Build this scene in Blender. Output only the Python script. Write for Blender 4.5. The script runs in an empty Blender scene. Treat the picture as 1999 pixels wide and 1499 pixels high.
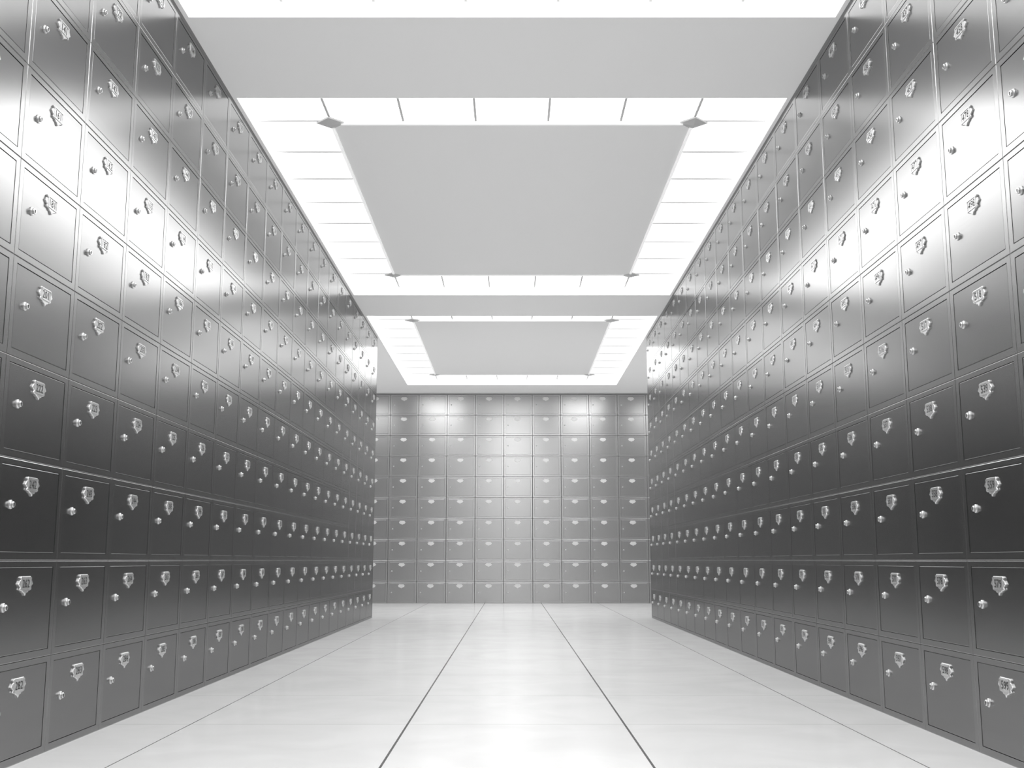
import bpy, bmesh, math
from mathutils import Vector, Matrix
h = 0.3                     # one box height, metres; everything below is in box heights
F = 2137.0
TH = math.atan(344.5 / F)
CT, ST = math.cos(TH), math.sin(TH)
W = 4.94                    # half width of the aisle
SW, BW = 1.524, 1.384       # box widths, side and back
Y0 = 8.99; NC = 20; YE = Y0 + NC * SW
YB = 52.96
HC = 10.09                  # ceiling above floor
HR = 10.365                 # recess
DEP = 0.6
XS = 14.0                   # half width of cross corridor
YN = -19.5
scene = bpy.context.scene
col = scene.collection
scene.view_settings.view_transform = 'Standard'
scene.view_settings.look = 'None'

# ------------------------------------------------------------ materials
def newmat(name):
    m = bpy.data.materials.new(name); m.use_nodes = True
    nt = m.node_tree
    return m, nt, nt.nodes['Principled BSDF']

def plain(name, c, rough=0.5, metal=0.0, glow=0.0):
    m, nt, b = newmat(name)
    b.inputs['Base Color'].default_value = (c, c, c, 1)
    b.inputs['Roughness'].default_value = rough
    b.inputs['Metallic'].default_value = metal
    if glow:
        b.inputs['Emission Color'].default_value = (1, 1, 1, 1)
        b.inputs['Emission Strength'].default_value = glow
        m.cycles.emission_sampling = 'NONE'
    return m

def brushed(name, c, rough, aniso, edge):
    m, nt, b = newmat(name)
    N, L = nt.nodes, nt.links
    tc = N.new('ShaderNodeTexCoord'); mp = N.new('ShaderNodeMapping')
    mp.inputs['Scale'].default_value = (6, 6, 400)
    L.new(tc.outputs['Object'], mp.inputs['Vector'])
    nz = N.new('ShaderNodeTexNoise'); nz.inputs['Scale'].default_value = 1.0; nz.inputs['Detail'].default_value = 3
    L.new(mp.outputs['Vector'], nz.inputs['Vector'])
    mr = N.new('ShaderNodeMapRange')
    mr.inputs['To Min'].default_value = c * 0.93; mr.inputs['To Max'].default_value = c * 1.07
    L.new(nz.outputs['Fac'], mr.inputs['Value'])
    L.new(mr.outputs['Result'], b.inputs['Base Color'])
    b.inputs['Roughness'].default_value = rough
    b.inputs['Metallic'].default_value = 1.0
    b.inputs['Specular Tint'].default_value = (edge, edge, edge, 1)
    b.inputs['Anisotropic'].default_value = aniso
    tg = N.new('ShaderNodeTangent'); tg.direction_type = 'UV_MAP'; tg.uv_map = 'grain'
    L.new(tg.outputs['Tangent'], b.inputs['Tangent'])
    return m

M_BODY = brushed('brushed_steel_body', 0.35, 0.225, 0.2, 0.6)
M_DOOR = brushed('brushed_steel_door', 0.31, 0.225, 0.2, 0.6)
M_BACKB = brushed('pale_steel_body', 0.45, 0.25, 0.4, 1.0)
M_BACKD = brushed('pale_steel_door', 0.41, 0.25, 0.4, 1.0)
M_CHROME = plain('chrome', 0.66, 0.34, 0.9)
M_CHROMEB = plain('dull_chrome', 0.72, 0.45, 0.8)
M_INK = plain('dark_ink', 0.03, 0.6)
M_CEIL = plain('ceiling_paint_fill_glow', 0.82, 0.7, 0.0, 0.08)  # low emission put into the ceiling as ambient fill
M_WALLP = plain('wall_paint', 0.85, 0.7)
M_ENDP = plain('end_panel_paint', 0.4, 0.6)
M_PLATE = plain('ceiling_plate_fill_glow', 0.80, 0.6, 0.0, 0.08)  # same ambient fill glow put into the centre plate
M_BORDER = plain('ceiling_border_glow', 0.9, 0.5, 0.0, 0.35)  # pale rim brightened by added glow; not a light source
M_DIV = plain('divider_grey', 0.5, 0.5, 0.0, 0.05)  # small glow put into the bars, as if backlit
M_DIVS = plain('divider_pale', 0.55, 0.5, 0.0, 0.05)  # side bars carry the same added glow
M_ROS = plain('rosette_grey', 0.45, 0.5, 0.0, 0.06)  # faint glow put in to lift the grey
def emit(name, s):
    m, nt, b = newmat(name)
    b.inputs['Base Color'].default_value = (0.9, 0.9, 0.9, 1)
    b.inputs['Emission Color'].default_value = (1, 1, 1, 1)
    b.inputs['Emission Strength'].default_value = s
    return m
M_ROW = emit('light_panel_bright', 1.2)
M_STRIP = emit('light_panel_soft', 0.88)
M_LIP = emit('lip_fill_glow', 1.1); M_LIP.cycles.emission_sampling = 'NONE'  # emission stands in for panel light falling on the recess lip

def floor_mat():
    m, nt, b = newmat('white_tile')
    N, L = nt.nodes, nt.links
    tc = N.new('ShaderNodeTexCoord'); sp = N.new('ShaderNodeSeparateXYZ')
    L.new(tc.outputs['Object'], sp.inputs['Vector'])
    def math_(op, a, bb=None, c=None):
        n = N.new('ShaderNodeMath'); n.operation = op
        for i, v in enumerate((a, bb, c)):
            if v is None: continue
            if isinstance(v, (int, float)): n.inputs[i].default_value = v
            else: L.new(v, n.inputs[i])
        return n.outputs[0]
    ax = math_('ABSOLUTE', math_('SUBTRACT', sp.outputs['X'], 0.05 * h))
    def line(v, pos, wd):
        return math_('LESS_THAN', math_('ABSOLUTE', math_('SUBTRACT', v, pos * h)), wd * h / 2)
    l1 = line(ax, 1.342, 0.026); l2 = line(ax, 4.026, 0.016)
    l3 = line(ax, 6.71, 0.016); l4 = line(ax, 9.394, 0.016)
    p = 2.95 * h
    q = math_('DIVIDE', math_('SUBTRACT', sp.outputs['Y'], 14.03 * h), p)
    fr = math_('ABSOLUTE', math_('SUBTRACT', q, math_('ROUND', q)))
    seam = math_('LESS_THAN', fr, 0.010 / 2.95)
    nz = N.new('ShaderNodeTexNoise'); nz.inputs['Scale'].default_value = 2.4; nz.inputs['Detail'].default_value = 9
    nz.inputs['Distortion'].default_value = 1.2
    L.new(tc.outputs['Object'], nz.inputs['Vector'])
    cr = N.new('ShaderNodeMapRange')
    cr.inputs['From Min'].default_value = 0.35; cr.inputs['From Max'].default_value = 0.65
    cr.inputs['To Min'].default_value = 0.80; cr.inputs['To Max'].default_value = 0.86
    L.new(nz.outputs['Fac'], cr.inputs['Value'])
    def mix(fac, a, val):
        n = N.new('ShaderNodeMix'); n.data_type = 'FLOAT'
        L.new(fac, n.inputs[0]); L.new(a, n.inputs[2]); n.inputs[3].default_value = val
        return n.outputs[0]
    c = mix(seam, cr.outputs['Result'], 0.52)
    c = mix(math_('MAXIMUM', l2, math_('MAXIMUM', l3, l4)), c, 0.2)
    c = mix(l1, c, 0.05)
    L.new(c, b.inputs['Base Color'])
    b.inputs['Roughness'].default_value = 0.15
    b.inputs['Specular IOR Level'].default_value = 0.4
    return m
M_FLOOR = floor_mat()

# ------------------------------------------------------------ mesh helpers
def data_of(bm):
    bm.verts.index_update()
    bmesh.ops.recalc_face_normals(bm, faces=bm.faces[:])
    d = ([(v.co.x * h, v.co.y * h, v.co.z * h) for v in bm.verts], [[v.index for v in f.verts] for f in bm.faces])
    bm.free()
    return d
def grain_uv(me):
    uv = me.uv_layers.new(name='grain')
    buf = [0.0] * (2 * len(me.loops))
    for l in me.loops:
        c = me.vertices[l.vertex_index].co
        buf[2 * l.index] = c.z; buf[2 * l.index + 1] = c.x + c.y
    uv.data.foreach_set('uv', buf)
def mesh_of(name, d, mat, smooth=False):
    me = bpy.data.meshes.new(name)
    me.from_pydata(d[0], [], d[1]); me.update()
    me.materials.append(mat)
    if 'steel' in mat.name: grain_uv(me)
    if smooth:
        for p in me.polygons: p.use_smooth = True
    return me
def link(name, data, parent=None, loc=(0, 0, 0), rz=0.0):
    o = bpy.data.objects.new(name, data); col.objects.link(o)
    if parent: o.parent = parent
    o.location = loc; o.rotation_euler = (0, 0, rz)
    return o
def box(bm, x0, x1, y0, y1, z0, z1):
    vs = [bm.verts.new(p) for p in ((x0,y0,z0),(x1,y0,z0),(x1,y1,z0),(x0,y1,z0),(x0,y0,z1),(x1,y0,z1),(x1,y1,z1),(x0,y1,z1))]
    for f in ((0,3,2,1),(4,5,6,7),(0,1,5,4),(1,2,6,5),(2,3,7,6),(3,0,4,7)):
        bm.faces.new([vs[i] for i in f])
    return vs
def boxes(lst):
    bm = bmesh.new()
    for b in lst: box(bm, *b)
    return data_of(bm)
def structure(name, d, mat):
    o = link(name, mesh_of(name, d, mat)); o['kind'] = 'structure'
    return o

# ------------------------------------------------------------ setting
structure('floor', boxes([(-XS, XS, YN, YB + 1.2, -0.3, 0)]), M_FLOOR)
CX = 4.88; CL = 14.6; CS = [-16.72, 0.83, 18.35, 35.88]
pieces = [(-XS, -CX, YN, YB + 1.2, HC, HR), (CX, XS, YN, YB + 1.2, HC, HR),
          (-XS, XS, YN, YB + 1.2, HR, HR + 0.2)]
ys = YN
for c in CS:
    pieces.append((-CX, CX, ys, c, HC, HR)); ys = c + CL
pieces.append((-CX, CX, ys, YB + 1.2, HC, HR))
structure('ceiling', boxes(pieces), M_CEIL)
G = 0.012
def side(sgn):
    a = W + DEP + G
    l = [(a, a + 1.0, Y0, YE, 0, HC), (W, a + 1.0, YN, Y0 - G, 0, HC), (W + 0.01, a, Y0, YE, 10.0 + G, HC)]
    return [(b[0], b[1], *b[2:]) if sgn > 0 else (-b[1], -b[0], *b[2:]) for b in l]
structure('wall_left', boxes(side(-1)), M_BODY)
structure('wall_right', boxes(side(1)), M_BODY)
structure('added_end_panel_1', boxes([(-XS, -W - 0.012, YE + G, YE + 0.08, 0, HC)]), M_ENDP)  # unseen panel added to smooth reflections in the back wall
structure('added_end_panel_2', boxes([(W + 0.012, XS, YE + G, YE + 0.08, 0, HC)]), M_ENDP)  # second unseen panel, added for the same reflections
KX0 = -0.395 - 5 * BW; KX1 = KX0 + 11 * BW
structure('wall_back', boxes([(-XS, XS, YB + DEP + G, YB + 1.2, 0, HC), (-XS, KX0 - G, YB, YB + DEP + G, 0, HC),
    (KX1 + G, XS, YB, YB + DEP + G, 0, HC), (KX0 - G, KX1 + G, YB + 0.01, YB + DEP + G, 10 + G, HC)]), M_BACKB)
structure('wall_front', boxes([(-W, W, YN, YN + 0.3, 0, HC)]), M_WALLP)
structure('wall_corridor_left', boxes([(-XS, -XS + 0.3, YE + 0.08, YB, 0, HC)]), M_WALLP)
structure('wall_corridor_right', boxes([(XS - 0.3, XS, YE + 0.08, YB, 0, HC)]), M_WALLP)
def lamp(name, x, y, z, sx, sy, L, spread=180):
    la = bpy.data.lights.new(name, 'AREA'); la.shape = 'RECTANGLE'; la.size = sx * h; la.size_y = sy * h
    la.energy = L * math.pi * sx * sy * h * h
    la.spread = math.radians(spread)
    link(name, la, None, (x * h, y * h, z * h))
for s in (-1, 1):
    lamp('corridor_fill', s * 9.5, 46, HC - 0.1, 6, 6, 2.8)  # unseen area light added to brighten the cross corridor

# ------------------------------------------------------------ ceiling light coffers
def flat(x0, x1, y0, y1, z):
    return ([(x0*h, y0*h, z*h), (x0*h, y1*h, z*h), (x1*h, y1*h, z*h), (x1*h, y0*h, z*h)], [[0, 1, 2, 3]])
PW = 2 * CX / 7; PL = CL / 9
def coffer(y0, label, fills):
    for lx, lw, L, ya, yl in fills:
        lamp('unseen_fill', lx, y0 + ya, HR - 0.16, lw, yl, L)  # unseen area light added below the plate for reflections in the steel
    lamp('unseen_fill', 0, y0 + CL / 2, HR - 0.18, 8.4, 14.0, 0.42, 130)  # wide unseen area light added to brighten the floor
    root = link('ceiling_light', None, None, (0, (y0 + CL / 2) * h, HC * h))
    root['label'] = label; root['category'] = 'ceiling light'; root['group'] = 'luminous ceiling coffers'
    z = HR - HC
    yy = -CL / 2
    for i in range(7):
        for j in range(9):
            if 0 < i < 6 and 0 < j < 8: continue
            x = -CX + i * PW; y = yy + j * PL
            link('light_panel', mesh_of('light_panel', flat(x + 0.004, x + PW - 0.004, y + 0.004, y + PL - 0.004, z - 0.01), M_ROW if j in (0, 8) else M_STRIP), root)
    t = 0.012
    for b in ((-CX, -CX + t, yy + t, -yy - t), (CX - t, CX, yy + t, -yy - t), (-CX, CX, yy, yy + t), (-CX, CX, -yy - t, -yy)):
        link('lip_glow', mesh_of('lip_glow', boxes([(*b, 0.004, z - 0.012)]), M_LIP), root)  # added glowing lining, in place of panel light on the recess walls
    bars = []
    t0, t1 = z - 0.03, z - 0.012
    wy, wx = 0.020, 0.017
    for i in range(1, 7):
        x = -CX + i * PW
        bars.append((M_DIV, (x - wy, x + wy, yy + t, yy + PL, t0, t1))); bars.append((M_DIV, (x - wy, x + wy, yy + 8 * PL, yy + CL - t, t0, t1)))
    for j in range(1, 9):
        y = yy + j * PL
        bars.append((M_DIVS, (-CX + t, -CX + PW, y - wx, y + wx, t0, t1))); bars.append((M_DIVS, (CX - PW, CX - t, y - wx, y + wx, t0, t1)))
    for mt, b in bars:
        link('divider', mesh_of('divider', boxes([b]), mt), root)
    bm = bmesh.new()
    px, py = CX - PW, CL / 2 - PL; k = 0.2
    pts = [(-px + k, -py), (px - k, -py), (px, -py + k), (px, py - k), (px - k, py), (-px + k, py), (-px, py - k), (-px, -py + k)]
    f = bm.faces.new([bm.verts.new((a, b, z - 0.075)) for a, b in pts])
    r = bmesh.ops.extrude_face_region(bm, geom=[f])
    for v in r['geom']:
        if isinstance(v, bmesh.types.BMVert): v.co.z = z - 0.008
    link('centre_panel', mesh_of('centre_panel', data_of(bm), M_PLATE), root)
    e = 0.045
    for b in ((-px + k, px - k, -py - 0.01, -py + e), (-px + k, px - k, py - e, py + 0.01), (-px - 0.01, -px + e, -py + k, py - k), (px - e, px + 0.01, -py + k, py - k)):
        link('panel_border', mesh_of('panel_border', boxes([(*b, z - 0.095, z - 0.012)]), M_BORDER), root)
    for sx in (-1, 1):
        for sy in (-1, 1):
            bm = bmesh.new()
            r = 0.27
            ring = [bm.verts.new((a, b, z - 0.075)) for a, b in ((r, 0), (0, r), (-r, 0), (0, -r))]
            top = [bm.verts.new((v.co.x, v.co.y, z - 0.045)) for v in ring]
            ap = bm.verts.new((0, 0, z - 0.115))
            for q in range(4):
                bm.faces.new((ring[q], ring[(q + 1) % 4], ap)); bm.faces.new((ring[q], ring[(q + 1) % 4], top[(q + 1) % 4], top[q]))
            bm.faces.new(top)
            link('corner_rosette', mesh_of('corner_rosette', data_of(bm), M_ROS), root, (sx * px * h, sy * py * h, 0))
coffer(CS[1], 'glowing white ceiling coffer nearest the viewer, only its far lip showing along the top edge', [(0, 3.2, 5.4, CL / 2, 13.8)])
coffer(CS[2], 'large glowing ring of ceiling panels around a grey plate, middle of the aisle', [(0, 3.2, 5.4, CL / 2, 13.8)])
coffer(CS[3], 'glowing ring of ceiling panels farthest away, in front of the back wall', [(-3.7, 2.0, 3.4, 9.5, 7.0), (3.7, 2.0, 3.4, 9.5, 7.0), (0, 2.6, 2.6, 5.5, 9.0)])
coffer(CS[0], 'glowing ceiling coffer behind the viewer', [(0, 5.2, 4.0, CL / 2, 13.8)])

# ------------------------------------------------------------ deposit box prototypes (local: x right, -y out of the wall, z up)
MX, MT, MB = 0.088, 0.062, 0.075
def body_data(w, g, bv):
    a, b = w / 2 - g, 1.0 - g
    bm = bmesh.new()
    def rect(x0, x1, z0, z1, y): return [bm.verts.new(p) for p in ((x0, y, z0), (x1, y, z0), (x1, y, z1), (x0, y, z1))]
    of = rect(-a, a, g, b, 0); ob = rect(-a, a, g, b, DEP)
    xi = w / 2 - MX
    i_f = rect(-xi, xi, MB, 1 - MT, 0); ib = rect(-xi, xi, MB, 1 - MT, 0.022)
    bm.faces.new(ob); bm.faces.new(ib)
    for q in range(4):
        r = (q + 1) % 4
        bm.faces.new((of[q], of[r], ob[r], ob[q])); bm.faces.new((of[q], of[r], i_f[r], i_f[q])); bm.faces.new((i_f[q], i_f[r], ib[r], ib[q]))
    bmesh.ops.recalc_face_normals(bm, faces=bm.faces[:])
    e1 = [bm.edges.get((of[q], of[(q + 1) % 4])) for q in range(4)]
    bmesh.ops.bevel(bm, geom=e1, offset=bv, segments=2, affect='EDGES', profile=0.5)
    return data_of(bm)
def door_data(w, g, bv):
    xi = w / 2 - MX - g
    bm = bmesh.new()
    box(bm, -xi, xi, 0.003, 0.020, MB + g, 1 - MT - g)
    fe = [e for e in bm.edges if all(v.co.y < 0.01 for v in e.verts)]
    bmesh.ops.bevel(bm, geom=fe, offset=bv, segments=2, affect='EDGES', profile=0.5)
    return data_of(bm)
DY = 0.003
def plate_data():
    half = [(0.0, 0.09), (0.118, 0.09), (0.136, 0.074), (0.124, 0.052), (0.158, 0.04), (0.166, 0.026), (0.186, 0.006), (0.160, -0.012), (0.132, -0.03),
            (0.150, -0.05), (0.122, -0.066), (0.082, -0.068), (0.06, -0.088), (0.034, -0.088), (0.0, -0.122)]
    pts = half + [(-x, y) for x, y in reversed(half[1:-1])]
    bm = bmesh.new()
    f = bm.faces.new([bm.verts.new((x * 0.92, DY, z * 0.92)) for x, z in pts])
    r = bmesh.ops.extrude_face_region(bm, geom=[f])
    for v in r['geom']:
        if isinstance(v, bmesh.types.BMVert): v.co.y = DY - 0.018
    bmesh.ops.recalc_face_normals(bm, faces=bm.faces[:])
    fe = [e for e in bm.edges if all(v.co.y < DY - 0.015 for v in e.verts)]
    bmesh.ops.bevel(bm, geom=fe, offset=0.005, segments=1, affect='EDGES')
    y0, y1 = DY - 0.027, DY - 0.016
    x, zt, zb, t = 0.108, 0.07, -0.052, 0.009
    box(bm, -x, x, y0, y1, zt - t, zt); box(bm, -x, x, y0, y1, zb, zb + t)
    box(bm, -x, -x + t, y0, y1, zb + t, zt - t); box(bm, x - t, x, y0, y1, zb + t, zt - t)
    return data_of(bm)
def lock_data(s):
    prof = [(0.048, 0), (0.048, -0.010), (0.041, -0.016), (0.033, -0.016), (0.033, -0.036), (0.027, -0.042), (0.0, -0.042)]
    bm = bmesh.new(); n = 18; rings = []
    for r, y in prof[:-1]:
        rings.append([bm.verts.new((s * r * math.cos(2 * math.pi * i / n), DY + s * y, s * r * math.sin(2 * math.pi * i / n))) for i in range(n)])
    for a, b in zip(rings, rings[1:]):
        for i in range(n): bm.faces.new((a[i], a[(i + 1) % n], b[(i + 1) % n], b[i]))
    bm.faces.new(rings[-1]); bm.faces.new(rings[0])
    return data_of(bm)
def key_data(s):
    y0, y1 = DY - s * 0.042 - 0.003, DY - s * 0.042 + 0.001
    bm = bmesh.new()
    n = 10
    f = bm.faces.new([bm.verts.new((s * 0.010 * math.cos(2 * math.pi * i / n), y0, s * (0.006 + 0.010 * math.sin(2 * math.pi * i / n)))) for i in range(n)])
    r = bmesh.ops.extrude_face_region(bm, geom=[f])
    for v in r['geom']:
        if isinstance(v, bmesh.types.BMVert): v.co.y = y1
    box(bm, -0.0045 * s, 0.0045 * s, y0, y1, -0.020 * s, 0.0)
    return data_of(bm)
# digits
digit = {}
for ch in '0123456789':
    cu = bpy.data.curves.new('digit_curve', 'FONT'); cu.body = ch; cu.resolution_u = 2; cu.size = 1
    o = bpy.data.objects.new('digit_tmp', cu); col.objects.link(o)
    bpy.context.view_layer.update()
    me = bpy.data.meshes.new_from_object(o.evaluated_get(bpy.context.evaluated_depsgraph_get()))
    vs = [v.co.copy() for v in me.vertices]
    x0 = min(v.x for v in vs); x1 = max(v.x for v in vs); y0 = min(v.y for v in vs); y1 = max(v.y for v in vs)
    s = 0.080 / (y1 - y0)
    digit[ch] = ([((v.x - (x0 + x1) / 2) * s, (v.y - (y0 + y1) / 2) * s) for v in vs], [list(p.vertices) for p in me.polygons])
    bpy.data.objects.remove(o); bpy.data.curves.remove(cu); bpy.data.meshes.remove(me)
def number_data(num):
    V, Fc = [], []
    y = DY - 0.021
    s = str(num); adv = 0.059
    for i, ch in enumerate(s):
        ox = (i - (len(s) - 1) / 2) * adv
        base = len(V)
        V += [((x + ox) * h, y * h, (z + 0.009) * h) for x, z in digit[ch][0]]
        Fc += [[base + k for k in f] for f in digit[ch][1]]
    return V, Fc
D = {'side': (body_data(SW, 0.001, 0.008), door_data(SW, 0.004, 0.007)), 'back': (body_data(BW, 0.004, 0.014), door_data(BW, 0.009, 0.012))}
DP = plate_data()
DL = {'side': lock_data(0.95), 'back': lock_data(0.65)}
DK = {'side': key_data(0.95), 'back': key_data(0.65)}
ME = {'side': (mesh_of('body', D['side'][0], M_BODY), mesh_of('door', D['side'][1], M_DOOR)),
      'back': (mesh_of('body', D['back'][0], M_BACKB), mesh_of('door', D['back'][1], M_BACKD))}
MK = {k: mesh_of('keyhole', v, M_INK) for k, v in DK.items()}
MP = {'side': mesh_of('number_plate', DP, M_CHROME), 'back': mesh_of('number_plate', DP, M_CHROMEB)}
ML = {'side': mesh_of('lock', DL['side'], M_CHROME), 'back': mesh_of('lock', DL['back'], M_CHROMEB)}
POS = {'side': ((0.0, 0.76), (-SW / 2 + 0.32, 0.545)), 'back': ((-0.03, 0.80), (-BW / 2 + 0.2, 0.5))}

# ------------------------------------------------------------ all boxes
ORD = ['bottom', 'second', 'third', 'fourth', 'fifth', 'sixth', 'seventh', 'eighth', 'ninth', 'top']
CORD = ['first', 'second', 'third', 'fourth', 'fifth', 'sixth', 'seventh', 'eighth', 'ninth', 'tenth', 'eleventh']
LB = [281, 261, 241, 221, 200, 180, 160, 140, 120, 100]
RB = [600, 580, 560, 540, 519, 499, 479, 459, 439, 419]
def project(x, y, z):
    H = z - 2.0
    d = y * CT + H * ST; v = H * CT - y * ST
    return 999.5 + F * x / d, 749.5 - F * v / d
def clip_area(pts, xa, xb):
    def clip(p, ins, inter):
        out = []
        for i in range(len(p)):
            a, b = p[i - 1], p[i]
            if ins(b):
                if not ins(a): out.append(inter(a, b))
                out.append(b)
            elif ins(a): out.append(inter(a, b))
        return out
    def ix(c): return lambda a, b: (c, a[1] + (b[1] - a[1]) * (c - a[0]) / (b[0] - a[0]))
    def iy(c): return lambda a, b: (a[0] + (b[0] - a[0]) * (c - a[1]) / (b[1] - a[1]), c)
    for ins, it in ((lambda p: p[0] >= xa, ix(xa)), (lambda p: p[0] <= xb, ix(xb)), (lambda p: p[1] >= 0, iy(0)), (lambda p: p[1] <= 1499, iy(1499))):
        pts = clip(pts, ins, it)
        if not pts: return 0
    return abs(sum(pts[i - 1][0] * pts[i][1] - pts[i][0] * pts[i - 1][1] for i in range(len(pts)))) / 2
ALL = []
def rowword(r):
    return {0: 'bottom row', 9: 'top row'}.get(r, ORD[r] + ' row from floor')
for r in range(10):
    for c in range(NC):
        ya = Y0 + c * SW; yc = ya + SW / 2
        for sg in (-1, 1):
            q = [project(sg * W, y, z) for y, z in ((ya, r), (ya + SW, r), (ya + SW, r + 1), (ya, r + 1))]
            num = LB[r] + c if sg < 0 else RB[r] - c
            wall = 'left' if sg < 0 else 'right'
            ALL.append((clip_area(q, 0, 1999), 'side', (sg * W, yc, r), -sg * math.pi / 2, num,
                        'brushed steel deposit box with number plate %d, %s wall, %s' % (num, wall, rowword(r)), 'numbered deposit boxes on the %s wall' % wall))
    for k in range(11):
        xa = KX0 + k * BW
        q = [project(x, YB, z) for x, z in ((xa, r), (xa + BW, r), (xa + BW, r + 1), (xa, r + 1))]
        ALL.append((clip_area(q, 733, 1272), 'back', (xa + BW / 2, YB, r), 0.0, None,
                    'small steel deposit box on far wall, %s, %s column from left' % (rowword(r), CORD[k]), 'deposit boxes on the far wall'))
ALL.sort(key=lambda t: -t[0])
for area, kind, loc, rz, num, label, group in ALL[:300]:
    root = bpy.data.objects.new('deposit_box', None); root.empty_display_size = 0.05
    (px, pz), (lx, lz) = POS[kind]
    parts = [('body', ME[kind][0], (0, 0, 0)), ('door', ME[kind][1], (0, 0, 0)), ('number_plate', MP[kind], (px * h, 0, pz * h)), ('lock', ML[kind], (lx * h, 0, lz * h))]
    col.objects.link(root)
    root.location = [v * h for v in loc]; root.rotation_euler = (0, 0, rz)
    root['label'] = label; root['category'] = 'deposit box'; root['group'] = group
    for n, me, l in parts:
        o = link(n, me, root, l)
        if n == 'number_plate' and num is not None:
            link('number', mesh_of('number', number_data(num), M_INK), o)
        if n == 'lock': link('keyhole', MK[kind], o)
# the rest in one object
V, Fc, Mi, UV = [], [], [], []
def add(d, mtx, mi):
    b = len(V)
    V.extend([tuple(mtx @ Vector(p)) for p in d[0]])
    UV.extend([(p[2], p[0] + p[1]) for p in d[0]])
    Fc.extend([[b + i for i in f] for f in d[1]]); Mi.extend([mi] * len(d[1]))
for area, kind, loc, rz, num, label, group in ALL[300:]:
    m = Matrix.Translation([v * h for v in loc]) @ Matrix.Rotation(rz, 4, 'Z')
    (px, pz), (lx, lz) = POS[kind]
    mp = m @ Matrix.Translation((px * h, 0, pz * h)); mlk = m @ Matrix.Translation((lx * h, 0, lz * h))
    bk = kind == 'back'
    cm = 6 if bk else 2
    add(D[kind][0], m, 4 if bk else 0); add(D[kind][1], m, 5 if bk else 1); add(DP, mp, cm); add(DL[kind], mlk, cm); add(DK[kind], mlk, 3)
    if num is not None: add(number_data(num), mp, 3)
me = bpy.data.meshes.new('deposit_box_rows'); me.from_pydata(V, [], Fc)
for mt in (M_BODY, M_DOOR, M_CHROME, M_INK, M_BACKB, M_BACKD, M_CHROMEB): me.materials.append(mt)
me.polygons.foreach_set('material_index', Mi); me.update()
uvl = me.uv_layers.new(name='grain')
buf = [0.0] * (2 * len(me.loops))
for l in me.loops:
    buf[2 * l.index], buf[2 * l.index + 1] = UV[l.vertex_index]
uvl.data.foreach_set('uv', buf)
o = link('deposit_box_rows', me)
o['kind'] = 'stuff'; o['label'] = 'rows of small distant steel deposit boxes at the far ends of the side walls'; o['category'] = 'deposit boxes'

# ------------------------------------------------------------ camera, world
cam = bpy.data.cameras.new('camera'); cam.sensor_fit = 'HORIZONTAL'; cam.sensor_width = 36
cam.lens = F / 1999 * 36; cam.clip_start = 0.01
co = link('camera', cam, None, (0, 0, 2 * h)); co.rotation_euler = (math.pi / 2 + TH, 0, 0)
scene.camera = co
w = bpy.data.worlds.new('world'); scene.world = w; w.use_nodes = True
w.node_tree.nodes['Background'].inputs['Color'].default_value = (0.5, 0.5, 0.5, 1)
w.node_tree.nodes['Background'].inputs['Strength'].default_value = 0.3
